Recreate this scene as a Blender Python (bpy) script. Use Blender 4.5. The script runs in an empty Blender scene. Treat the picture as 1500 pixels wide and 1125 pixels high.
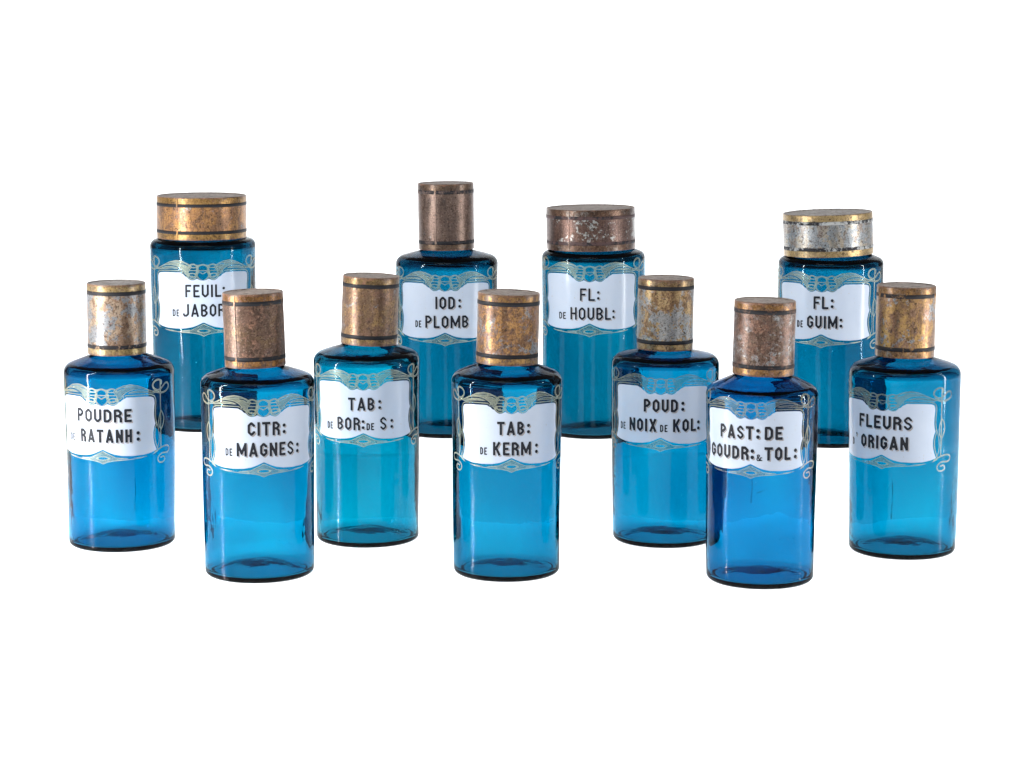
import bpy, bmesh, math, random
import numpy as np
from math import sin, cos, pi, radians, atan2

S = bpy.context.scene
# ------------------------------------------------------------------ camera
cam_d = bpy.data.cameras.new('camera'); cam = bpy.data.objects.new('camera', cam_d)
S.collection.objects.link(cam); S.camera = cam
cam.location = (0, -2.14, 0.49)
cam.rotation_euler = (radians(90 - 6.5), 0, 0)
cam_d.sensor_width = 36; cam_d.lens = 36 * 3420 / 1500
cam_d.shift_y = -112.5 / 1500
cam_d.clip_start = 0.05; cam_d.clip_end = 50

# ------------------------------------------------------------------ studio surroundings and lamps
W = bpy.data.worlds.new('World'); S.world = W; W.use_nodes = True
W.node_tree.nodes['Background'].inputs[0].default_value = (0.80, 0.88, 1.0, 1)
W.node_tree.nodes['Background'].inputs[1].default_value = 0.36
S.view_settings.view_transform = 'Standard'; S.view_settings.look = 'None'
S.view_settings.exposure = 0; S.view_settings.gamma = 1

def area(name, loc, aim, sx, sy, radiance, col=(1, 1, 1)):
    l = bpy.data.lights.new(name, 'AREA'); l.shape = 'RECTANGLE'; l.size = sx; l.size_y = sy
    l.energy = radiance * pi * sx * sy; l.color = col
    o = bpy.data.objects.new(name, l); S.collection.objects.link(o)
    o.location = loc
    from mathutils import Vector
    d = Vector(aim) - Vector(loc)
    o.rotation_euler = d.to_track_quat('-Z', 'Y').to_euler()
    return o
# added lamps under and behind the white sheets, burning them out to shadowless white
STEP_Y, STEP_Z = 0.235, 0.0
area('added_lamp_under_table', (0, 0.7, -0.45), (0, 0.7, 0), 5.2, 5.6, 1.74)
area('added_lamp_behind_backdrop', (0, 3.7, 1.0), (0, 2.0, 1.0), 5.4, 3.0, 2.1)
# two tall strip softboxes beside the table, and an added broad dim fill overhead
area('strip_softbox_left', (-0.86, -0.20, 0.42), (0.0, 0.0, 0.42), 0.044, 0.80, 108.0)
area('strip_softbox_right', (1.15, -0.08, 0.42), (0.0, 0.05, 0.42), 0.044, 0.80, 58.0)
area('overhead_fill', (-0.3, -1.0, 1.9), (0, 0.1, 0.15), 1.2, 0.8, 2.2, (0.95, 0.98, 1.0))

cy = S.cycles
cy.max_bounces = 28; cy.transmission_bounces = 26; cy.glossy_bounces = 8; cy.diffuse_bounces = 3
cy.transparent_max_bounces = 16; cy.sample_clamp_indirect = 200
cy.caustics_refractive = True; cy.caustics_reflective = True; cy.blur_glossy = 0.0
cy.use_denoising = True

# ------------------------------------------------------------------ helpers
def link(name, verts, faces, mat, parent=None, smooth=True, loc=(0, 0, 0)):
    me = bpy.data.meshes.new(name); me.from_pydata([tuple(v) for v in verts], [], [tuple(f) for f in faces])
    if smooth: me.polygons.foreach_set('use_smooth', [True] * len(me.polygons))
    me.materials.append(mat); me.update()
    o = bpy.data.objects.new(name, me); S.collection.objects.link(o)
    o.location = loc
    if parent: o.parent = parent
    return o

def fix_normals(o):
    bm = bmesh.new(); bm.from_mesh(o.data); bmesh.ops.recalc_face_normals(bm, faces=bm.faces[:]); bm.to_mesh(o.data); bm.free()

def lathe(rings, rfun=None, seg=160):
    """rings: list of (r, z); r==0 closes with one vertex. rfun(r, z, phi, i) -> r"""
    v = []; f = []; idx = []
    for i, (r, z) in enumerate(rings):
        if r == 0:
            idx.append([len(v)]); v.append((0, 0, z)); continue
        row = []
        for k in range(seg):
            a = 2 * pi * k / seg
            rr = rfun(r, z, a, i) if rfun else r
            row.append(len(v)); v.append((rr * cos(a), rr * sin(a), z))
        idx.append(row)
    for a, b in zip(idx[:-1], idx[1:]):
        if len(a) == 1 and len(b) == 1: continue
        for k in range(seg):
            k2 = (k + 1) % seg
            if len(a) == 1: f.append((a[0], b[k2], b[k]))
            elif len(b) == 1: f.append((a[k], a[k2], b[0]))
            else: f.append((a[k], a[k2], b[k2], b[k]))
    return v, f

def arc(cx, cz, r, a0, a1, n):
    return [(cx + r * cos(radians(a0 + (a1 - a0) * i / n)), cz + r * sin(radians(a0 + (a1 - a0) * i / n))) for i in range(n + 1)]

def catmull(P, n=8):
    P = [np.array(p, float) for p in P]; out = []
    Q = [2 * P[0] - P[1]] + P + [2 * P[-1] - P[-2]]
    for i in range(1, len(Q) - 2):
        for k in range(n):
            t = k / n
            out.append(0.5 * ((2 * Q[i]) + (-Q[i-1] + Q[i+1]) * t + (2*Q[i-1] - 5*Q[i] + 4*Q[i+1] - Q[i+2]) * t*t + (-Q[i-1] + 3*Q[i] - 3*Q[i+1] + Q[i+2]) * t**3))
    out.append(P[-1]); return out

# ---- signed distances on a grid (millimetres, label plane) and marching squares
def seg_d(X, Y, a, b):
    dx, dy = b[0] - a[0], b[1] - a[1]; L2 = dx*dx + dy*dy + 1e-12
    t = np.clip(((X - a[0]) * dx + (Y - a[1]) * dy) / L2, 0, 1)
    return np.hypot(X - a[0] - t * dx, Y - a[1] - t * dy)
def stroke_sdf(X, Y, pts, w):
    d = np.full(X.shape, 1e3)
    w = w if hasattr(w, '__len__') else [w] * len(pts)
    for i in range(len(pts) - 1): d = np.minimum(d, seg_d(X, Y, pts[i], pts[i+1]) - (w[i] + w[i+1]) / 4)
    return d
def butt_sdf(X, Y, pts, w):
    d = np.full(X.shape, 1e3); closed = pts[0] == pts[-1]
    for i in range(len(pts) - 1):
        a, b = pts[i], pts[i+1]; L = math.hypot(b[0]-a[0], b[1]-a[1]) + 1e-9
        ux, uy = (b[0]-a[0])/L, (b[1]-a[1])/L
        s = (X - a[0])*ux + (Y - a[1])*uy; p = np.abs(-(X - a[0])*uy + (Y - a[1])*ux)
        d = np.minimum(d, np.maximum(np.maximum(-s, s - L), p - w/2))
        if i > 0 or closed: d = np.minimum(d, np.hypot(X - a[0], Y - a[1]) - w/2)
    return d
def poly_sdf(X, Y, pts):
    d = np.full(X.shape, 1e3); ins = np.zeros(X.shape, bool); n = len(pts)
    for i in range(n):
        a, b = pts[i], pts[(i+1) % n]
        d = np.minimum(d, seg_d(X, Y, a, b))
        if a[1] != b[1]:
            c = ((a[1] > Y) != (b[1] > Y)) & (X < (b[0]-a[0]) * (Y-a[1]) / (b[1]-a[1]) + a[0])
            ins ^= c
    return np.where(ins, -d, d)
def march(xs, ys, D):
    """polygons of D<0 -> verts [(x,y)], faces"""
    ny, nx = D.shape; V = []; F = []; vid = {}
    ins = D < 0
    cnt = ins[:-1, :-1].astype(int) + ins[1:, :-1] + ins[:-1, 1:] + ins[1:, 1:]
    def corner(j, i):
        k = (j, i)
        if k not in vid: vid[k] = len(V); V.append((xs[i], ys[j]))
        return vid[k]
    def edge(j, i, j2, i2):
        k = (j, i, j2, i2) if (j, i) < (j2, i2) else (j2, i2, j, i)
        if k not in vid:
            a, b = D[k[0], k[1]], D[k[2], k[3]]; t = min(.98, max(.02, a / (a - b)))
            vid[k] = len(V); V.append((xs[k[1]] + t * (xs[k[3]] - xs[k[1]]), ys[k[0]] + t * (ys[k[2]] - ys[k[0]])))
        return vid[k]
    for j, i in zip(*np.nonzero(cnt)):
        c = [(j, i), (j, i+1), (j+1, i+1), (j+1, i)]
        if cnt[j, i] == 4: F.append([corner(*q) for q in c]); continue
        poly = []
        for k in range(4):
            a, b = c[k], c[(k+1) % 4]; ia, ib = ins[a], ins[b]
            if ia: poly.append(corner(*a))
            if ia != ib: poly.append(edge(*a, *b))
        if len(poly) >= 3: F.append(poly)
    return V, F

# ------------------------------------------------------------------ node helpers
def new_mat(name):
    m = bpy.data.materials.new(name); m.use_nodes = True; nt = m.node_tree; nt.nodes.clear()
    out = nt.nodes.new('ShaderNodeOutputMaterial'); return m, nt, out
class N:
    def __init__(s, nt): s.nt = nt
    def add(s, t, **kw):
        n = s.nt.nodes.new(t)
        for k, v in kw.items(): setattr(n, k, v)
        return n
    def set(s, sock, v):
        if isinstance(v, bpy.types.NodeSocket): s.nt.links.new(v, sock)
        elif isinstance(v, (tuple, list)) and len(v) == 3 and sock.type == 'RGBA': sock.default_value = (*v, 1)
        else: sock.default_value = v
    def math(s, op, a, b=0.0, c=0.0, clamp=False):
        n = s.add('ShaderNodeMath', operation=op, use_clamp=clamp); s.set(n.inputs[0], a); s.set(n.inputs[1], b); s.set(n.inputs[2], c); return n.outputs[0]
    def noise(s, vec, scale, detail=3, rough=.55, dist=0.0):
        n = s.add('ShaderNodeTexNoise'); s.set(n.inputs['Vector'], vec); s.set(n.inputs['Scale'], scale); s.set(n.inputs['Detail'], detail); s.set(n.inputs['Roughness'], rough); s.set(n.inputs['Distortion'], dist); return n.outputs['Fac']
    def ramp(s, fac, lo, hi):
        n = s.add('ShaderNodeMapRange', clamp=True); s.set(n.inputs[0], fac); s.set(n.inputs[1], lo); s.set(n.inputs[2], hi); return n.outputs[0]
    def mix(s, f, a, b):
        n = s.add('ShaderNodeMix', data_type='RGBA'); s.set(n.inputs[0], f); s.set(n.inputs[6], a); s.set(n.inputs[7], b); return n.outputs[2]
    def vec(s, src, sx=1, sy=1, sz=1, off=(0, 0, 0)):
        n = s.add('ShaderNodeMapping'); s.set(n.inputs[0], src); n.inputs['Location'].default_value = off; n.inputs['Scale'].default_value = (sx, sy, sz); return n.outputs[0]

# ------------------------------------------------------------------ materials
def acrylic(name, col):
    m, nt, out = new_mat(name); n = N(nt)
    co = n.add('ShaderNodeTexCoord').outputs['Object']
    c = n.mix(n.noise(co, 3.0, 2), tuple(x * .98 for x in col), col)
    d = n.add('ShaderNodeBsdfDiffuse'); n.set(d.inputs[0], (0.55, 0.55, 0.55))
    t = n.add('ShaderNodeBsdfTranslucent'); n.set(t.inputs[0], c)
    a = n.add('ShaderNodeAddShader'); nt.links.new(d.outputs[0], a.inputs[0]); nt.links.new(t.outputs[0], a.inputs[1])
    g = n.add('ShaderNodeBsdfGlossy'); n.set(g.inputs['Roughness'], .11)
    f = n.add('ShaderNodeFresnel'); n.set(f.inputs[0], 1.55); g2 = n.add('ShaderNodeVectorMath', operation='SCALE'); nt.links.new(f.outputs[0], g2.inputs['Scale']); g2.inputs[0].default_value = (1, 1, 1)
    nt.links.new(g2.outputs[0], g.inputs[0])
    a2 = n.add('ShaderNodeAddShader'); nt.links.new(a.outputs[0], a2.inputs[0]); nt.links.new(g.outputs[0], a2.inputs[1])
    nt.links.new(a2.outputs[0], out.inputs[0]); return m
M_TABLE = acrylic('white_translucent_acrylic', (0.62, 0.62, 0.62))  # invented translucency, so the added lamps glow through from below and behind

def glass(name, ab, seed, ior=1.46):
    """ab: absorption per metre for r,g,b"""
    m, nt, out = new_mat(name); n = N(nt)
    co = n.add('ShaderNodeTexCoord').outputs['Object']
    h = n.noise(n.vec(co, 1, 1, .35, (seed, seed * 2, 0)), 34, 3, .5)
    h2 = n.noise(n.vec(co, 1, 1, 1, (0, seed, seed)), 9, 2, .5)
    h3 = n.noise(n.vec(co, 1, 1, 3.2, (seed, 1, 0)), 13, 2, .5, .8)
    hh = n.math('ADD', n.math('ADD', n.math('MULTIPLY', h, .55), h2), n.math('MULTIPLY', h3, .55))
    b = n.add('ShaderNodeBump'); n.set(b.inputs['Strength'], .24); n.set(b.inputs['Distance'], .004); n.set(b.inputs['Height'], hh)
    r = n.add('ShaderNodeBsdfRefraction'); n.set(r.inputs['IOR'], ior); n.set(r.inputs['Roughness'], 0.0); n.set(r.inputs['Color'], tuple(math.exp(-.60 * a * .0062 / 4) for a in ab)); nt.links.new(b.outputs[0], r.inputs['Normal'])
    g = n.add('ShaderNodeBsdfGlossy'); n.set(g.inputs['Roughness'], 0.075); nt.links.new(b.outputs[0], g.inputs['Normal'])
    f = n.add('ShaderNodeFresnel'); n.set(f.inputs[0], ior); nt.links.new(b.outputs[0], f.inputs['Normal'])
    fac = n.math('MULTIPLY', f.outputs[0], n.math('MULTIPLY_ADD', f.outputs[0], .76, .24))
    mx = n.add('ShaderNodeMixShader'); n.set(mx.inputs[0], fac); nt.links.new(r.outputs[0], mx.inputs[1]); nt.links.new(g.outputs[0], mx.inputs[2])
    nt.links.new(mx.outputs[0], out.inputs[0])
    ab = tuple(a * .40 for a in ab)
    v = n.add('ShaderNodeVolumeAbsorption'); mxa = max(ab)
    n.set(v.inputs['Color'], tuple(1 - a / mxa for a in ab)); n.set(v.inputs['Density'], mxa)
    nt.links.new(v.outputs[0], out.inputs['Volume']); return m

def enamel(name):
    m, nt, out = new_mat(name); n = N(nt)
    co = n.add('ShaderNodeTexCoord').outputs['Object']
    p = n.add('ShaderNodeBsdfPrincipled')
    c = n.mix(n.ramp(n.noise(co, 30, 4), .35, .7), (0.51, 0.56, 0.64), (0.47, 0.53, 0.62))
    sp = n.ramp(n.noise(co, 420, 2), .70, .74)
    n.set(p.inputs['Base Color'], n.mix(sp, c, (.45, .42, .38))); n.set(p.inputs['Roughness'], .20); n.set(p.inputs['Specular IOR Level'], .28)
    nt.links.new(p.outputs[0], out.inputs[0]); return m
M_ENAMEL = enamel('white_enamel')

def paint(name, col, worn, seed, amount=.70, rough=.42):
    m, nt, out = new_mat(name); n = N(nt)
    co = n.vec(n.add('ShaderNodeTexCoord').outputs['Object'], 1, 1, 1, (seed, 0, seed))
    p = n.add('ShaderNodeBsdfPrincipled')
    k = n.ramp(n.noise(co, 260, 6, .7), amount, amount + .06)
    n.set(p.inputs['Base Color'], n.mix(k, col, worn)); n.set(p.inputs['Roughness'], rough); n.set(p.inputs['Specular IOR Level'], .22)
    nt.links.new(p.outputs[0], out.inputs[0]); return m
M_BLACK = paint('black_letter_enamel', (0.012, 0.013, 0.018), (.05, .045, .045), 3)
M_SHADE = paint('tan_letter_shading', (0.30, 0.24, 0.20), (.50, .47, .45), 5, .56)
M_THIN = paint('grey_small_lettering', (0.018, 0.018, 0.022), (.14, .13, .13), 9, .70)
M_SPECK = paint('pale_speck', (.75, .75, .72), (.6, .6, .6), 2, .55, .5)

def residue(name):
    m, nt, out = new_mat(name); n = N(nt)
    co = n.add('ShaderNodeTexCoord').outputs['Object']
    d = n.add('ShaderNodeBsdfDiffuse'); n.set(d.inputs[0], (.01, .012, .015)); t = n.add('ShaderNodeBsdfTransparent'); mx = n.add('ShaderNodeMixShader')
    n.set(mx.inputs[0], n.ramp(n.noise(co, 120, 4, .6), .30, .95)); nt.links.new(t.outputs[0], mx.inputs[1]); nt.links.new(d.outputs[0], mx.inputs[2])
    nt.links.new(mx.outputs[0], out.inputs[0]); return m
M_STAIN = residue('dried_residue')

def gilt(name, seed, cover):
    m, nt, out = new_mat(name); n = N(nt)
    co = n.vec(n.add('ShaderNodeTexCoord').outputs['Object'], 1, 1, 1, (seed, seed, 0))
    p = n.add('ShaderNodeBsdfPrincipled')
    k = n.noise(co, 160, 6, .65)
    n.set(p.inputs['Base Color'], n.mix(n.ramp(k, .35, .65), (.32, .38, .28), (.52, .52, .36)))
    n.set(p.inputs['Metallic'], .30); n.set(p.inputs['Roughness'], .42)
    t = n.add('ShaderNodeBsdfTransparent'); n.set(t.inputs[0], (.85, .85, .75))
    mx = n.add('ShaderNodeMixShader')
    w = n.ramp(n.noise(co, 14, 3, .5), .35, .62)           # gilding rubbed thin in patches
    n.set(mx.inputs[0], n.math('MULTIPLY_ADD', w, .30, cover))
    nt.links.new(t.outputs[0], mx.inputs[1]); nt.links.new(p.outputs[0], mx.inputs[2])
    nt.links.new(mx.outputs[0], out.inputs[0]); return m

def lid_mat(name, seed, h, gold=(.50, .24, .055), gold2=(.36, .19, .07), rust=(.10, .045, .025), tin=(.32, .33, .33),
            tin_amt=.5, tin_scale=45, rust_amt=.5, rust_scale=220, brown_amt=.4, brown=(.16, .085, .05), brown_scale=28,
            rim=.115, rim_gold=(.62, .34, .08), rim_wear=.45, top=(.36, .27, .21)):
    dull = lambda q: tuple(x * .80 + g * .20 for x, g in zip(q, (.17, .125, .09)))
    gold, gold2, brown, rim_gold = dull(gold), dull(gold2), dull(brown), dull(rim_gold)
    rim_gold = tuple(x * .80 for x in rim_gold)
    m, nt, out = new_mat(name); n = N(nt)
    tc = n.add('ShaderNodeTexCoord').outputs['Object']
    co = n.vec(tc, 1, 1, 1, (seed * 1.7, seed, seed * .6))
    sep = n.add('ShaderNodeSeparateXYZ'); nt.links.new(tc, sep.inputs[0])
    z = n.math('DIVIDE', sep.outputs[2], h)
    fine = n.noise(co, rust_scale, 9, .72); mid = n.noise(co, tin_scale, 8, .68, .3); low = n.noise(co, brown_scale, 8, .68, .6)
    mot = n.noise(co, 90, 6, .7)
    c = n.mix(n.ramp(n.math('MULTIPLY_ADD', mot, .6, n.math('MULTIPLY', fine, .4)), .44, .56), gold, gold2)
    blot = n.noise(n.vec(co, 1, 1, .7, (3, 1, 2)), 75, 7, .72, .5)
    c = n.mix(n.ramp(blot, .50, .54), c, n.mix(.35, brown, gold2))
    sheen_streak = n.noise(n.vec(co, 1, 1, .12, (5, 2, 1)), 110, 4, .6)  # vertical sheen painted into the lid colour as darker streaks
    c = n.mix(n.math('MULTIPLY', n.ramp(sheen_streak, .50, .60), .6), c, tuple(x * .42 for x in gold2))
    bm_ = n.ramp(low, 1 - brown_amt - .07, 1 - brown_amt + .07)
    c = n.mix(bm_, c, n.mix(n.ramp(fine, .4, .6), brown, tuple(x * 1.7 for x in brown)))
    tm = n.ramp(n.math('ADD', mid, n.math('MULTIPLY', n.math('SUBTRACT', fine, .5), .7)), .99 - tin_amt, 1.01 - tin_amt)
    c = n.mix(tm, c, n.mix(n.ramp(mot, .35, .65), tin, tuple(x * .72 for x in tin)))
    # gilded rims above and below the black rings
    ed = n.math('MULTIPLY', n.math('SUBTRACT', mot, .5), .03)
    zz = n.math('ADD', z, ed)
    rimm = n.math('MAXIMUM', n.ramp(zz, rim + .008, rim - .008), n.ramp(zz, 1 - rim - .008, 1 - rim + .008))
    rimc = n.mix(n.ramp(mid, rim_wear, rim_wear + .15), rim_gold, n.mix(n.ramp(fine, .4, .6), gold2, tuple(x * .8 for x in tin)))
    rimc = n.mix(n.ramp(mot, .42, .60), rimc, tuple(x * .45 for x in rim_gold))
    c = n.mix(n.math('MULTIPLY', rimm, .85), c, rimc)
    # rust specks over everything, denser at the very edges
    edge = n.math('MAXIMUM', n.ramp(z, .035, .0), n.ramp(z, .955, .99))
    rk = n.ramp(n.math('ADD', n.math('MULTIPLY_ADD', fine, .7, n.math('MULTIPLY', low, .3)), n.math('MULTIPLY', edge, .16)), .955 - rust_amt, 1.0 - rust_amt)
    c = n.mix(n.math('MULTIPLY', rk, .82), c, n.mix(n.ramp(mot, .45, .6), rust, tuple(x * 2.6 for x in rust)))
    pit = n.ramp(n.noise(co, 300, 2, .5), .62, .67)
    c = n.mix(n.math('MULTIPLY', pit, .75), c, (.05, .03, .02))
    gr = n.noise(co, 620, 3, .7)                              # grain of the pitted varnish
    c = n.mix(n.ramp(gr, .48, .38), c, n.mix(.62, c, (.035, .02, .014)))
    c = n.mix(n.math('MULTIPLY', n.ramp(gr, .60, .70), .35), c, (.62, .50, .36))
    geo = n.add('ShaderNodeNewGeometry'); sg = n.add('ShaderNodeSeparateXYZ')
    vt = n.add('ShaderNodeVectorTransform', vector_type='NORMAL', convert_from='WORLD', convert_to='OBJECT'); nt.links.new(geo.outputs['Normal'], vt.inputs[0]); nt.links.new(vt.outputs[0], sg.inputs[0])
    tp = n.ramp(sg.outputs[2], .6, .8)
    tcol = n.mix(n.ramp(n.noise(co, 60, 8, .7), .36, .64), top, tuple(x * .5 for x in top))
    tcol = n.mix(n.ramp(fine, .52, .62), tcol, (.09, .055, .04))
    c = n.mix(tp, c, tcol)
    p = n.add('ShaderNodeBsdfPrincipled'); n.set(p.inputs['Base Color'], c)
    met = n.math('MULTIPLY', n.math('SUBTRACT', 1.0, rk), n.math('MULTIPLY_ADD', tp, -.52, .60)); n.set(p.inputs['Metallic'], met)
    n.set(p.inputs['Roughness'], n.math('ADD', n.math('MULTIPLY_ADD', fine, .5, .10), n.math('MULTIPLY', tp, .3)))
    hgt = n.math('ADD', n.math('MULTIPLY', fine, .5), n.math('ADD', n.math('MULTIPLY', mid, .5), n.math('MULTIPLY', n.noise(co, 15, 2), 2.0)))
    b = n.add('ShaderNodeBump'); n.set(b.inputs['Strength'], .35); n.set(b.inputs['Distance'], .0012); n.set(b.inputs['Height'], hgt)
    nt.links.new(b.outputs[0], p.inputs['Normal'])
    nt.links.new(p.outputs[0], out.inputs[0]); return m

def ring_mat(name, seed, worn, under):
    m, nt, out = new_mat(name); n = N(nt)
    co = n.vec(n.add('ShaderNodeTexCoord').outputs['Object'], 1, 1, 1, (seed, seed * 2, seed))
    p = n.add('ShaderNodeBsdfPrincipled')
    k = n.math('ADD', n.math('MULTIPLY', n.noise(co, 200, 7, .72), .6), n.math('MULTIPLY', n.noise(co, 40, 4, .6), .4))
    n.set(p.inputs['Base Color'], n.mix(n.ramp(k, worn, worn + .05), (.012, .011, .013), under)); n.set(p.inputs['Roughness'], .55)
    n.set(p.inputs['Specular IOR Level'], .3)
    nt.links.new(p.outputs[0], out.inputs[0]); return m

# ------------------------------------------------------------------ setting: white table with a step, curving up into the backdrop
def sheet(name, pts, x0, x1, nx=2):
    v = []; f = []
    for (y, z) in pts:
        for i in range(nx): v.append((x0 + (x1 - x0) * i / (nx - 1), y, z))
    for j in range(len(pts) - 1):
        for i in range(nx - 1): f.append((j*nx+i, j*nx+i+1, (j+1)*nx+i+1, (j+1)*nx+i))
    o = link(name, v, f, M_TABLE); o['kind'] = 'structure'; return o
sheet('table', [(-1.3, 0), (.2298, 0)], -2.4, 2.4)
ZP = 0.0687
sheet('platform', [(.230, 0), (.2315, ZP - .004), (.233, ZP - .001), (.2365, ZP), (2.6, ZP)], -2.4, 2.4)
sheet('backdrop', [(2.6, ZP)] + [(2.6 + .35 * sin(radians(a)), ZP + .35 - .35 * cos(radians(a))) for a in range(10, 91, 10)] + [(2.95, 2.2)], -2.4, 2.4)

# ------------------------------------------------------------------ label artwork in millimetres (v = 0 is the top edge of the white panel)
HALF = [(0, -6.3), (2, -6.1), (4, -5.4), (5.7, -4.5), (7, -5.3), (9, -6), (11, -6.1), (13, -5.3), (14.6, -4), (15.3, -2.9), (16.8, -2.6), (18, -1.6), (19.2, -.4), (21, .2), (22.5, 1.3), (30, 1.3), (40, 1.0), (46, .4), (48.6, -.5), (49.8, -2.4), (50, -6), (49.3, -12), (49.2, -18), (49.9, -22.5), (50.8, -25), (49.3, -28), (48.2, -33), (48.2, -38), (49.4, -44), (51.8, -49.6), (46, -51.4), (38, -52.7), (28, -53.1), (18, -52.7), (11, -51.4), (6.5, -49.8), (3, -48.2), (1.2, -47.3), (0, -46.9)]
PANEL = HALF + [(-u, v) for u, v in HALF[-2:0:-1]]
px_ = np.arange(-53, 53.01, .75); py_ = np.arange(-54.5, 2.6, .6)
X, Y = np.meshgrid(px_, py_); PANEL_V, PANEL_F = march(px_, py_, poly_sdf(X, Y, PANEL))

ox = np.arange(-72.5, 72.6, .36); oy = np.arange(-64.5, 17.5, .36)
X0, Y = np.meshgrid(ox, oy); X = np.abs(X0)
pan = poly_sdf(X0, Y, PANEL)
def ell(cx, cy_, rx, ry, w):
    pts = [(cx + rx * cos(a), cy_ + ry * sin(a)) for a in np.linspace(0, 2*pi, 28)]
    return stroke_sdf(X, Y, pts, w)
D = np.abs(pan - 1.75) - .55
D = np.where((X < 21) & (Y > -8), 1e3, D)                       # the knot takes over from the plain line
D = np.where(Y < -49.5, np.where(X < 49, 1e3, D), D)
wing = [(54, 3.6), (47, 6), (40, 9), (33, 12), (26, 13.2), (20, 12.4), (14.5, 10.2), (10.5, 7), (13, 3), (15.4, -1.5), (18.5, 0.3), (20.5, 3.4), (24, 4.8), (32, 4.9), (40, 4.1), (48, 3)]
wd = poly_sdf(X, Y, wing)
wd = np.maximum(wd, -stroke_sdf(X, Y, catmull([(43, 6.1), (36, 7.6), (28, 7.2), (22.5, 4.9), (18.5, 1.2)]), .9))
wd = np.maximum(wd, -stroke_sdf(X, Y, catmull([(21, 9.8), (17, 9.2), (13.5, 7.0)]), .8))
wd = np.maximum(wd, -stroke_sdf(X, Y, catmull([(35, 10.2), (28, 11), (22, 10.8)]), .35))
D = np.minimum(D, wd)
D = np.minimum(D, stroke_sdf(X, Y, catmull([(50, 4.9), (57.5, 2.9), (64, 3.2), (69, 5.5), (70.2, 8.5), (68, 11), (64.5, 10.8), (61, 8.3), (57, 6), (53, 5.8), (49.3, 8), (48.3, 11), (50.5, 14), (55, 15.2), (59, 13.6), (59, 11)], 6), 1.7))
D = np.minimum(D, stroke_sdf(X, Y, [(57.5, 13.5), (57.5, -48)], 1.35))
D = np.minimum(D, stroke_sdf(X, Y, catmull([(57.5, -13), (60.6, -17), (61.8, -22), (60.8, -27), (58, -31.5)]), 1.3))
D = np.minimum(D, stroke_sdf(X, Y, catmull([(57.5, -14), (55.6, -20), (55, -25), (56, -29), (57.6, -31)]), 1.1))
D = np.minimum(D, stroke_sdf(X, Y, catmull([(51.5, -24), (53.5, -27), (55, -33), (55.4, -40), (54, -46), (50, -51)]), .9))
D = np.minimum(D, stroke_sdf(X, Y, catmull([(50, -51.5), (56, -49), (63, -47.5), (69, -48.5), (70.3, -51.5), (67, -54), (59, -53.8), (53.8, -57), (54.5, -61), (59, -62.3), (63, -60.3), (61.5, -57.3), (57.5, -57.5)], 6), 1.5))
low = [(52, -51.6), (44, -53.9), (25, -55.2), (12, -54.0), (5, -50.6), (-1, -47.8), (-1, -61), (0, -60.6), (4, -58.8), (10, -57.6), (20, -57.0), (35, -55.9), (50, -52.9)]
ld = poly_sdf(X, Y, low); ld = np.maximum(ld, -(np.hypot(X / 4.2, (Y + 55) / 1.15) - 1)); ld = np.maximum(ld, -stroke_sdf(X, Y, [(30, -55.5), (14, -56)], .3))
D = np.minimum(D, ld)
for e in ((9.7, 3.2, 5.2, 6.2, 1.5), (0, 1.4, 6.2, 7.6, 1.5), (10.4, -2.2, 4.0, 2.9, 1.25), (17.2, .6, 2.6, 3.6, 1.1)): D = np.minimum(D, ell(*e))
for q in ([(0, 3.3), (15, 3.3)], [(6, .3), (15, .5)], [(0, 0), (3.8, 2.2)], [(0, 9.2), (5, 8.2), (9, 9.2)], [(6, 6.2), (13, 6.2)]): D = np.minimum(D, stroke_sdf(X, Y, q, 1.0))
D = np.minimum(D, np.hypot(X - 10.4, (Y + 2.2)) - .8)
D = np.maximum(D + .10, -(pan - .45))
ORN_V, ORN_F = march(ox, oy, np.maximum(D, -(D + .50)))
HAT_V, HAT_F = march(ox, oy, D + .50)      # the hatched, thinner gilding inside the outlines

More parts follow.
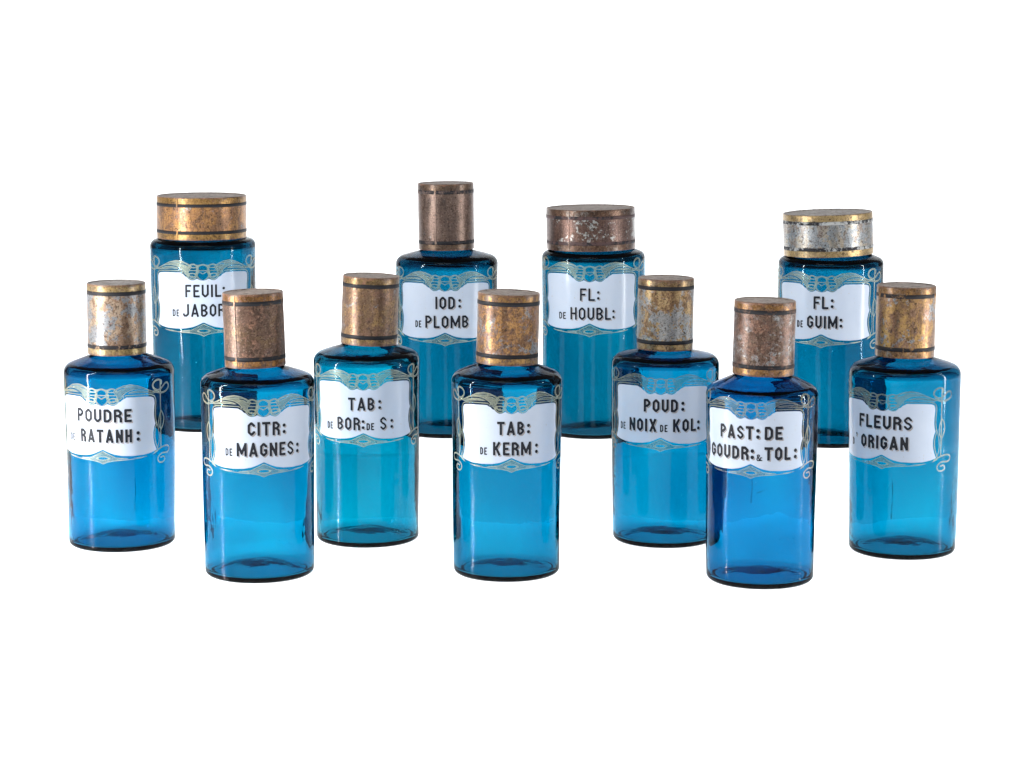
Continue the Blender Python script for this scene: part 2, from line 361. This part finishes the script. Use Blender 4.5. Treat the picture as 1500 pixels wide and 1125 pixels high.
# ---- block capitals drawn as strokes
def glyph(ch, W, H, s):
    a = s / 2; r = W - a; t = H - a; m = H * .5; c = min(W * .30, H * .17)
    G = {
     'I': [[(W/2, 0), (W/2, H)]], 'T': [[(W/2, 0), (W/2, H)], [(0, t), (W, t)]],
     'L': [[(a, H), (a, a), (W, a)]], 'F': [[(a, 0), (a, t), (W, t)], [(a, m), (W*.85, m)]],
     'E': [[(W, t), (a, t), (a, a), (W, a)], [(a, m), (W*.85, m)]], 'H': [[(a, 0), (a, H)], [(r, 0), (r, H)], [(a, m), (r, m)]],
     'O': [[(a+c, a), (a, a+c), (a, t-c), (a+c, t), (r-c, t), (r, t-c), (r, a+c), (r-c, a), (a+c, a)]],
     'D': [[(a, a), (a, t), (r-c, t), (r, t-c), (r, a+c), (r-c, a), (a, a)]],
     'U': [[(a, H), (a, a+c), (a+c, a), (r-c, a), (r, a+c), (r, H)]], 'J': [[(0, a+c*1.3), (0+c*.6, a), (r-c, a), (r, a+c), (r, H)]],
     'C': [[(r, H*.68), (r, t-c), (r-c, t), (a+c, t), (a, t-c), (a, a+c), (a+c, a), (r-c, a), (r, a+c), (r, H*.32)]],
     'G': [[(r, H*.73), (r, t-c), (r-c, t), (a+c, t), (a, t-c), (a, a+c), (a+c, a), (r-c, a), (r, a+c), (r, H*.46), (W*.52, H*.46)]],
     'S': [[(r, H*.76), (r, t-c), (r-c, t), (a+c, t), (a, t-c), (a, m+c*1.1), (a+c*.8, m+c*.2), (r-c*.8, m-c*.2), (r, m-c*1.1), (r, a+c), (r-c, a), (a+c, a), (a, a+c), (a, H*.24)]],
     'P': [[(a, 0), (a, t), (r-c, t), (r, t-c), (r, m-a*.4+c), (r-c, m-a*.4), (a, m-a*.4)]],
     'R': [[(a, 0), (a, t), (r-c, t), (r, t-c), (r, m+c), (r-c*.8, m), (a, m)], [(r-c*.9, m), (r, m-c), (r, 0)]],
     'B': [[(a, a), (a, t), (r-c*1.1, t), (r-s*.12, t-c), (r-s*.12, m+c), (r-c, m), (a, m)], [(r-c, m), (r, m-c), (r, a+c), (r-c, a), (a, a)]],
     'A': [[(a*.9, 0), (W/2, H-a*.6), (W-a*.9, 0)], [(W*.22, H*.26), (W*.78, H*.26)]],
     'N': [[(a, 0), (a, H)], [(r, 0), (r, H)], [(a, H-a), (r, a)]],
     'M': [[(a, 0), (a, H)], [(r, 0), (r, H)], [(a, H-a), (W/2, H*.22), (r, H-a)]],
     'K': [[(a, 0), (a, H)], [(r, H), (a+s*.4, H*.42)], [(W*.42, H*.55), (r, 0)]],
     'X': [[(a*.9, 0), (W-a*.9, H)], [(a*.9, H), (W-a*.9, 0)]],
     '&': [[(W*.72, H*.30), (W*.5, a), (W*.2, a), (a, H*.22), (W*.12, H*.45), (W*.48, H*.68), (W*.48, H*.88), (W*.3, t), (W*.14, H*.85), (W*.2, H*.62), (W*.62, a*1.2), (W, H*.10)], [(W*.98, H*.50), (W*.7, H*.5), (W*.6, H*.3)]],
    }
    return G[ch]
RW = dict(I=.17, M=.74, A=.62, N=.55, T=.56, L=.46, F=.46, E=.47, J=.46, K=.56, X=.58, S=.50)
def text_sdf(X, Y, items, s):
    d = np.full(X.shape, 1e3); thin = np.full(X.shape, 1e3); dots = np.full(X.shape, 1e3)
    for base, words in items:
        for w in words:
            if w[0] in (':', "'"):
                if w[0] == ':':
                    for yy in (2.6, 8.4): dots = np.minimum(dots, np.hypot(X - w[1], Y - base - yy) - s * .68)
                else:
                    dots = np.minimum(dots, np.hypot(X - w[1] - .3, Y - base - 11.2) - 1.15)
                    dots = np.minimum(dots, stroke_sdf(X, Y, [(w[1] + .9, base + 10.8), (w[1] - .2, base + 8.6)], [1.1, .3]))
                continue
            t, a, b = w; small = t.islower() or t == '&'
            H = 6.9 if t.islower() else (6.2 if t == '&' else 12.3); st = 1.22 if small else s
            if t == '&': st = 1.0
            t = t.upper(); rel = [RW.get(c, .52) * H for c in t]
            gap = H * .15; k = (b - a - gap * (len(t) - 1)) / sum(rel); x = a
            if len(t) == 1 and t != '&': k = (b - a) / rel[0]
            for c, q in zip(t, rel):
                Wd = q * k if c != 'I' else max(q * k, st)
                sg = st * .82 if c == 'S' else st
                for pl in glyph(c, Wd, H, sg):
                    pts = [(x + p[0], base + p[1] - (0.6 if small and t == '&' else 0)) for p in pl]
                    g = butt_sdf(X, Y, pts, sg)
                    if small: thin = np.minimum(thin, g)
                    else: d = np.minimum(d, g)
                x += Wd + gap
    return d, thin, dots

# ------------------------------------------------------------------ the eleven jars
JARS = [
 dict(n='jabor',x=-0.3385,y=0.4088,z=0.069,R=57.0,sh=207,lb=208,lt=254,lr=48.9,lxb=-1.0,lxt=-1.3,rot=-0.6,l1=[('FEUIL', -17.4, 17.5), (':', 20.2)],l2=[('de', -31.3, -23.9), ('JABOR', -19.6, 20.8), (':', 25.0)],s=1.65,
   ab=2, seed=1, seam=-32, lean=0, label='blue glass jar lettered FEUIL: DE JABOR under a broad golden lid, back row'),
 dict(n='plomb',x=-0.0701,y=0.3679,z=0.069,R=55.0,sh=194,lb=199,lt=270,lr=30.1,lxb=-0.5,lxt=-1.1,rot=-2.3,l1=[('IOD', -9.6, 9.7), (':', 14.4)],l2=[('de', -31.4, -24.3), ('PLOMB', -20.0, 23.6)],s=1.75,
   ab=2, seed=2, seam=-22, label='blue glass jar lettered IOD: DE PLOMB with a tall plain brown lid, back row'),
 dict(n='houbl',x=0.0877,y=0.3634,z=0.069,R=55.2,sh=198,lb=200,lt=244,lr=47.7,lxb=-2.8,lxt=-3.3,rot=-4.1,l1=[('FL', -9.5, 5.2), (':', 8.5)],l2=[('de', -32.8, -24.5), ('HOUBL', -19.5, 21.3), (':', 24.0)],s=1.6,
   ab=2, seed=3, seam=-29, label='blue glass jar lettered FL: DE HOUBL: with a broad dark maroon lid flaked silver'),
 dict(n='guim',x=0.3356,y=0.3067,z=0.069,R=54.7,sh=196.5,lb=199,lt=243,lr=46.8,lxb=-2.7,lxt=-3.3,rot=-9.5,l1=[('FL', -7.8, 6.8), (':', 10.3)],l2=[('de', -25.4, -18.7), ('GUIM', -14.2, 15.7), (':', 19.1)],s=1.8,
   ab=2, seed=4, seam=None, label='blue glass jar lettered FL: DE GUIM: with a broad silvery gold-rimmed lid, back row right'),
 dict(n='ratanh',x=-0.3836,y=0.1180,z=0.0000,R=53.4,sh=181,lb=188,lt=257,lr=28.6,lxb=-1.5,lxt=-1.4,rot=-18.5,l1=[('POUDRE', -26.6, 27.0)],l2=[('de', -38.7, -31.6), ('RATANH', -23.0, 27.0), (':', 32.6)],s=2.0,
   ab=1, seed=5, seam=None, label='deep blue glass jar lettered POUDRE DE RATANH: with a silvery rusted tall lid'),
 dict(n='bor',x=-0.1430,y=0.1371,z=0.0,R=52.2,sh=189,lb=195,lt=262,lr=27.8,lxb=2.3,lxt=4.9,rot=-4.1,l1=[('TAB', -14.3, 10.6), (':', 15.5)],l2=[('de', -38.0, -31.0), ('BOR', -25.8, -2.9), (':', -0.1), ('de', 3.0, 10.2), ('S', 15.9, 22.0), (':', 27.5)],s=1.75,
   ab=0, seed=6, seam=None, label='light blue glass jar lettered TAB: DE BOR: DE S: under a golden brown lid'),
 dict(n='kol',x=0.1507,y=0.1355,z=0.0,R=52.3,sh=186,lb=190,lt=260,lr=27.3,lxb=-0.4,lxt=0.3,rot=-4.6,l1=[('POUD', -16.4, 16.5), (':', 21.3)],l2=[('de', -44.4, -37.2), ('NOIX', -32.1, -3.8), ('de', -0.4, 6.8), ('KOL', 11.9, 35.5), (':', 38.2)],s=1.95,
   ab=0, seed=7, seam=None, label='blue glass jar lettered POUD: DE NOIX DE KOL: with a pale golden tin lid'),
 dict(n='origan',x=0.3781,y=0.0838,z=0.0,R=52.6,sh=184,lb=190,lt=258,lr=28.3,lxb=-0.9,lxt=-0.1,rot=-23.0,l1=[('FLEURS', -25.9, 27.7)],l2=[('d', -36.9, -33.8), ("'", -30.1), ('ORIGAN', -23.2, 24.2)],s=2.1,
   ab=0, seed=8, seam=None, label="blue glass jar lettered FLEURS D'ORIGAN standing at the far right"),
 dict(n='magnes',x=-0.2342,y=-0.0129,z=0.0,R=51.9,sh=188,lb=194,lt=262,lr=27.7,lxb=-1.7,lxt=-3.4,rot=5.4,l1=[('CITR', -14.1, 14.7), (':', 18.8)],l2=[('de', -36.1, -28.8), ('MAGNES', -24.6, 28.4), (':', 32.9)],s=1.9,
   ab=0, seed=9, seam=-38, label='blue glass jar lettered CITR: DE MAGNES: with a dark brown rusted lid'),
 dict(n='kerm',x=-0.0050,y=-0.0087,z=0.0,R=50.8,sh=190,lb=196,lt=261,lr=28.5,lxb=0.6,lxt=2.2,rot=5.0,l1=[('TAB', -13.1, 11.6), (':', 15.7)],l2=[('de', -29.7, -22.7), ('KERM', -17.0, 18.3), (':', 23.9)],s=1.9,
   ab=0, seed=10, seam=None, label='light blue glass jar lettered TAB: DE KERM: with a speckled gold lid, front row middle'),
 dict(n='goudr',x=0.2274,y=-0.0379,z=0.0,R=50.4,sh=182,lb=190,lt=257,lr=27.9,lxb=0.8,lxt=2.0,rot=-10.8,l1=[('PAST', -31.7, 2.7), (':', 6.6), ('DE', 12.5, 29.0)],l2=[('GOUDR', -45.6, -1.7), (':', 1.6), ('&', 5.4, 10.8), ('TOL', 12.5, 37.2), (':', 42.3)],s=2.1,
   ab=1, seed=11, seam=None, label='deep blue glass jar lettered PAST: DE GOUDR: & TOL: nearest the front'),
]
ABS = dict(magnes=(312, 205), bor=(305, 225), kerm=(328, 222), kol=(335, 225), origan=(338, 236), ratanh=(352, 222), goudr=(352, 210),
           jabor=(436, 330), plomb=(448, 338), houbl=(434, 334), guim=(446, 332))   # green, blue absorption per metre; back row denser to imitate a dim background
GL = {k: glass('blue_glass_' + k, (1700, a, b), 1.7 * i + 1) for i, (k, (a, b)) in enumerate(ABS.items())}
ORN_MAT = {0: gilt('gilt_border', 2, .43), 1: gilt('thin_gilt_border', 7, .32)}
HAT_MAT = {0: gilt('gilt_hatching', 4, .10), 1: gilt('thin_gilt_hatching', 8, .04)}
LIDP = dict(
 jabor=dict(tin_amt=.36, rust_amt=.40, brown_amt=.30, gold=(.55, .27, .08), gold2=(.42, .20, .08), rim_wear=.60),
 plomb=dict(gold=(.17, .11, .085), gold2=(.13, .085, .07), brown=(.12, .075, .06), brown_amt=.5, tin_amt=.30, rust_amt=.38, rim_gold=(.20, .12, .07), rim_wear=.5),
 houbl=dict(gold=(.13, .07, .06), gold2=(.10, .055, .05), brown=(.11, .05, .035), brown_amt=.4, tin_amt=.425, tin_scale=38, tin=(.42, .41, .38), rust_amt=.34, rim_gold=(.18, .09, .05), rim_wear=.5),
 guim=dict(gold=(.42, .36, .27), gold2=(.45, .45, .43), tin_amt=.48, tin=(.30, .32, .33), rust_amt=.33, brown_amt=.24, rim_gold=(.72, .48, .17), rim_wear=.60, rim=.2, top=(.40, .34, .29)),
 ratanh=dict(gold=(.45, .34, .24), gold2=(.35, .22, .13), tin_amt=.48, tin=(.28, .29, .30), rust_amt=.40, brown_amt=.30, rim_wear=.55, rim_gold=(.62, .42, .14), top=(.30, .26, .23)),
 bor=dict(gold=(.42, .24, .09), gold2=(.28, .16, .08), tin_amt=.38, rust_amt=.43, brown_amt=.42, rim_gold=(.55, .34, .12)),
 kol=dict(gold=(.60, .40, .18), gold2=(.48, .27, .11), tin_amt=.50, tin=(.38, .37, .35), rust_amt=.40, brown_amt=.26, rim_gold=(.52, .33, .13), rim_wear=.55),
 origan=dict(gold=(.55, .32, .09), gold2=(.38, .20, .08), tin_amt=.40, rust_amt=.38, brown_amt=.42, brown=(.20, .11, .08), rim_gold=(.55, .27, .08)),
 magnes=dict(gold=(.26, .15, .07), gold2=(.13, .07, .035), brown=(.075, .038, .024), brown_amt=.55, tin_amt=.28, rust_amt=.46, rim_gold=(.55, .24, .05), rim_wear=.55),
 kerm=dict(gold=(.56, .28, .085), gold2=(.36, .16, .05), tin_amt=.44, rust_amt=.46, brown_amt=.38, rim_gold=(.66, .36, .10), rim_wear=.58),
 goudr=dict(gold=(.20, .14, .10), gold2=(.11, .06, .04), tin_amt=.45, tin=(.34, .34, .33), tin_scale=80, rust_amt=.46, brown_amt=.48, brown=(.08, .035, .022), rim_gold=(.62, .29, .07), rim_wear=.62),
)

LABEL_UP = dict(jabor=(.5, 3), plomb=(4.5, 1.8), houbl=(11, .8), guim=(7.1, 3), ratanh=(1.6, 4), bor=(4.7, .1), kol=(3.5, 2.8), origan=(-2.7, 2.6), magnes=(3.6, 2.6), kerm=(3, -.2), goudr=(9.7, 1.1))   # mm: panel, and lettering on it
for J in JARS:
    R = J['R'] / 1000; s = J['R'] / 51.0; sh, lb, lt, lr = (J[k] / 1000 for k in ('sh', 'lb', 'lt', 'lr'))
    wide = lr > .04; rng = random.Random(J['seed']); ph = [rng.uniform(0, 6.28) for _ in range(6)]
    root = bpy.data.objects.new('apothecary_jar', None); S.collection.objects.link(root)
    root.location = (J['x'], J['y'], J['z'] + (.0003 if J['z'] == 0 else 0))
    root['label'] = J['label']; root['category'] = 'jar'; root['group'] = 'blue glass apothecary jars with tin lids'
    def body_r(z, phi):
        t = z / sh
        r = R * (.972 + .036 * t)
        return r + .00035 * sin(2 * phi + ph[0]) + .00022 * sin(phi + 34 * z + ph[1]) + .00012 * sin(5 * phi + 21 * z + ph[2])
    rn = lr - (.0068 if wide else .0062)
    # outer profile as (fraction of body radius or absolute)
    cr = .0105 if not wide else .0080; sh -= .001 if not wide else 0
    outer = [(0, .0070), (R * .2, .0067), (R * .34, .0059), (R * .48, .0043), (R * .62, .0023), (R * .78, .0006), (R * .90, 0.0)]
    outer += arc(R * .972 - .0048, .0048, .0048, -80, 0, 8)
    zc = sh - cr
    outer += [(R * (.972 + .036 * z / sh), z) for z in np.linspace(.012, zc, 26)]
    Rt = R * (.972 + .036 * zc / sh)
    outer += arc(Rt - cr, zc, cr, 8, 72, 8)
    x1, z1 = outer[-1]
    neck_z = lb + .001
    if wide: slope = [(x1 - (x1 - rn - .003) * t, z1 + (neck_z - .0012 - z1) * t ** .9) for t in (.35, .7, 1)]
    else: slope = [(x1 - (x1 - rn - .004) * t, z1 + (neck_z - .0022 - z1) * (t ** .93)) for t in (.2, .4, .6, .8, 1)]
    outer += slope + [(rn + .0012, neck_z + .0004), (rn, neck_z + .003), (rn, neck_z + .016), (rn + .001, neck_z + .019), (rn, neck_z + .021)]
    no = len(outer)
    # inner profile, back down: walls 2.6 mm below, thicker towards the shoulder to darken the upper glass
    tk = .0031
    inner = [(rn - .003, neck_z + .0205), (rn - .0035, neck_z + .016), (rn - .0035, neck_z), (rn - .001, neck_z - .006)]
    ri_top = Rt - tk
    inner += [(rn + (ri_top - .007 - rn) * t, neck_z - .0065 + (zc - .0005 + .001 - (neck_z - .0065)) * t * .7) for t in (.35, .7)]
    inner += arc(ri_top - cr * .8, zc - .003, cr * .8, 70, 0, 6)
    inner += [(R * (.972 + .036 * z / sh) - (.0025 + .0008 * (z / sh) ** 1.5), z) for z in np.linspace(zc - .008, .012, 24)]
    rb = R * .972 - .0026
    inner += arc(rb - .005, .0082, .005, -8, -82, 7)
    inner += [(R * .80, .0036), (R * .70, .0052), (R * .56, .0068), (R * .42, .0086), (R * .3, .0099), (R * .2, .0106), (0, .0110)]
    def rf(r, z, a, i):
        k = min(1, max(0, (z - .002) / .02)) * min(1, max(0, (lb - z) / .02))
        w = (body_r(z, a) - R * (.972 + .036 * z / sh)) * k
        if i >= no: w = w * 1.0 + k * (.00045 * sin(3 * a + ph[3] + z * 18) + .0004 * sin(a * 2 + ph[4] - z * 45) + .0002 * sin(7 * a + ph[5] + 11 * z))
        elif r < R * .8 and z < .02: w = 0
        return r + w
    v, f = lathe(outer + inner, rf, 176)
    g = link('glass_body', v, f, GL[J['n']], root); fix_normals(g)

    # ---- label: angle of its centre in world terms
    to_cam = atan2(-2.14 - J['y'], 0 - J['x'])
    th0 = to_cam + radians(J['rot'])
    vref = sh + (0 if wide else .001) - .031 * s + LABEL_UP[J['n']][0] / 1000; tu = LABEL_UP[J['n']][1]
    def on(u, vv, off):
        z = vref + vv * s / 1000; a = th0 + u / 51.0
        rr = body_r(min(z, zc), a) + off
        if z > zc: rr -= cr - math.sqrt(max(0, cr * cr - (z - zc) ** 2))      # follows the round of the shoulder
        return (rr * cos(a), rr * sin(a), z)
    def art(name, V, F, off, mat, parent):
        o = link(name, [on(x, y, off) for x, y in V], F, mat, parent); return o
    art('gilt_border', ORN_V, ORN_F, .00012, ORN_MAT[1 if J['n'] in ('kol', 'goudr', 'origan') else 0], root)
    art('gilt_hatching', HAT_V, HAT_F, .00012, HAT_MAT[1 if J['n'] in ('kol', 'goudr', 'origan') else 0], root)
    pnl = art('label_panel', PANEL_V, PANEL_F, .00022, M_ENAMEL, root)
    J['s'] *= 1.20; st = .30; gx = np.arange(-49, 49.1, st); gy = np.arange(-49, -7, st); GX, GY = np.meshgrid(gx, gy)
    d, thin, dots = text_sdf(GX, GY, [(-25.6 + tu, J['l1']), (-44.4 + tu, J['l2'])], J['s'])
    allb = np.minimum(d, dots)
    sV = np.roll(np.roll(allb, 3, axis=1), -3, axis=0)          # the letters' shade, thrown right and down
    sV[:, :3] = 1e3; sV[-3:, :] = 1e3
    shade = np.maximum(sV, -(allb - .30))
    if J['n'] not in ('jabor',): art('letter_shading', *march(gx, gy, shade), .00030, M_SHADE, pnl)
    art('lettering', *march(gx, gy, allb), .00034, M_BLACK, pnl)
    art('small_lettering', *march(gx, gy, thin), .00034, M_THIN, pnl)

    # ---- lid
    h = lt - lb
    prof = [(lr, 0), (lr, .002)] + [(lr, h * t) for t in (.2, .4, .6, .8)] + [(lr, h - .0012), (lr - .0003, h - .0004), (lr - .0010, h), (lr - .0018, h - .0003), (lr - .0024, h - .0009), (lr * .8, h - .0009), (lr * .4, h - .0006), (0, h - .0005),
            ]
    inn = [(0, h - .0017), (lr - .0012, h - .0019), (lr - .0008, h - .004), (lr - .0007, .001), (lr - .0004, 0)]
    def lw(r, z, a, i, lr=lr):
        q = r / lr; return r + q * (.00022 * sin(2 * a + ph[1]) + .00012 * sin(5 * a + ph[2] + z * 60) + .0001 * sin(9 * a + z * 130 + ph[0]))
    v, f = lathe(prof + inn + [prof[0]], lw, 112)
    lm = lid_mat('worn_lid_' + J['n'], J['seed'] * 1.37, h, **dict(LIDP[J['n']], rim=.0085 / h))
    lid = link('lid', v, f, lm, root, loc=(J['lxb'] / 1000, 0, lb)); fix_normals(lid)
    lean = (J['lxt'] - J['lxb']) / 1000 / h
    tilt_f = {'guim': (0, .02), 'jabor': (0.0, -.008)}.get(J['n'], (0, 0))
    lid.rotation_euler = (tilt_f[0], lean - tilt_f[1], 0)
    # smooth side / crisp rim
    rw = {'plomb': .50, 'houbl': .44, 'guim': .49, 'ratanh': .56, 'goudr': .50, 'magnes': .54, 'origan': .53}.get(J['n'], .60)
    rmat = ring_mat('black_ring_' + J['n'], J['seed'] * .77, rw, tuple(x * .8 for x in LIDP[J['n']].get('gold2', (.3, .2, .1))))
    bw = .0041 if not wide else .0038
    for zr in (.0062 + bw / 2, h - .0068 - bw / 2):
        rr = [(lr - .0003, zr - bw/2), (lr + .00022, zr - bw/2 + .0002), (lr + .00022, zr + bw/2 - .0002), (lr - .0003, zr + bw/2)]
        v, f = lathe(rr, lw, 112); fo = link('black_ring', v, f, rmat, lid); fix_normals(fo)
    if J['seam'] is not None:
        a = to_cam + radians(J['seam']); V = []; F = []
        for i, t in enumerate(np.linspace(.01, .975, 14)):
            for k, (da, off) in enumerate(((-.0011, .0001), (-.0009, .00045), (.0007, .00050), (.0008, .0001))):
                aa = a + da / lr; rr = lw(lr, t * h, aa, 0) + off; V.append((rr * cos(aa), rr * sin(aa), t * h))
            if i: F += [(4*i-4+k, 4*i-4+k+1, 4*i+k+1, 4*i+k) for k in range(3)]
        so = link('soldered_seam', V, F, lm, lid, smooth=False); fix_normals(so)

    # ---- dried dark drips on the inside of three jars, and pale specks inside every glass, standing in for bubbles
    wall_in = lambda z, a: R * (.972 + .036 * z / sh) - (.0025 + .0008 * (z / sh) ** 1.5) - .0006
    for deg, z0, z1, w in {'ratanh': [(14.7, .073, .036, .0017)], 'goudr': [(-9.7, .101, .079, .0015), (2.0, .094, .088, .0028)], 'origan': [(-11.7, .076, .039, .0017)]}.get(J['n'], []):
        V = []; F = []
        for i, t in enumerate(np.linspace(0, 1, 16)):
            z = z0 + (z1 - z0) * t; ww = w * (.25 + .75 * t ** .6) * (1 if t < .97 else .6) * (1 + .2 * sin(9 * t)); a = to_cam + radians(deg) + .010 * sin(5 * t) * (1 if w < .002 else 8)
            for k in (-.5, 0, .5):
                aa = a + k * ww / R; rr = wall_in(z, aa) - (.0004 if k == 0 else 0); V.append((rr * cos(aa), rr * sin(aa), z))
            if i: F += [(3*i-3+k, 3*i-2+k, 3*i+1+k, 3*i+k) for k in (0, 1)]
        link('dried_drip', V, F, M_STAIN, root)
    V = []; F = []
    for q in range(130):
        near = rng.random() < .6
        a = to_cam + (radians(rng.gauss(34, 8)) if near else rng.uniform(-2.8, 2.8)); z = (.012 + abs(rng.gauss(0, .028))) if near else rng.uniform(.012, sh - .02)
        if abs(a - to_cam) < 1.2 and z > vref - .056: continue
        rr = wall_in(z, a); c = np.array((rr * cos(a), rr * sin(a), z)); e = rng.uniform(.00012, .00034) * (1.5 if rng.random() < .12 else 1); b0 = len(V)
        t = np.array((-sin(a), cos(a), 0)); nn = np.array((cos(a), sin(a), 0)); up = np.array((0, 0, 1))
        V += [tuple(c + v_) for v_ in (t * e, -t * e, up * e * rng.uniform(1, 2), -up * e, nn * e * .6, -nn * e * .6)]
        F += [(b0+i_, b0+j_, b0+k_) for i_, j_, k_ in ((0, 2, 4), (2, 1, 4), (1, 3, 4), (3, 0, 4), (2, 0, 5), (1, 2, 5), (3, 1, 5), (0, 3, 5))]
    sp = link('pale_specks', V, F, M_SPECK, root, smooth=False); sp['kind'] = 'stuff'
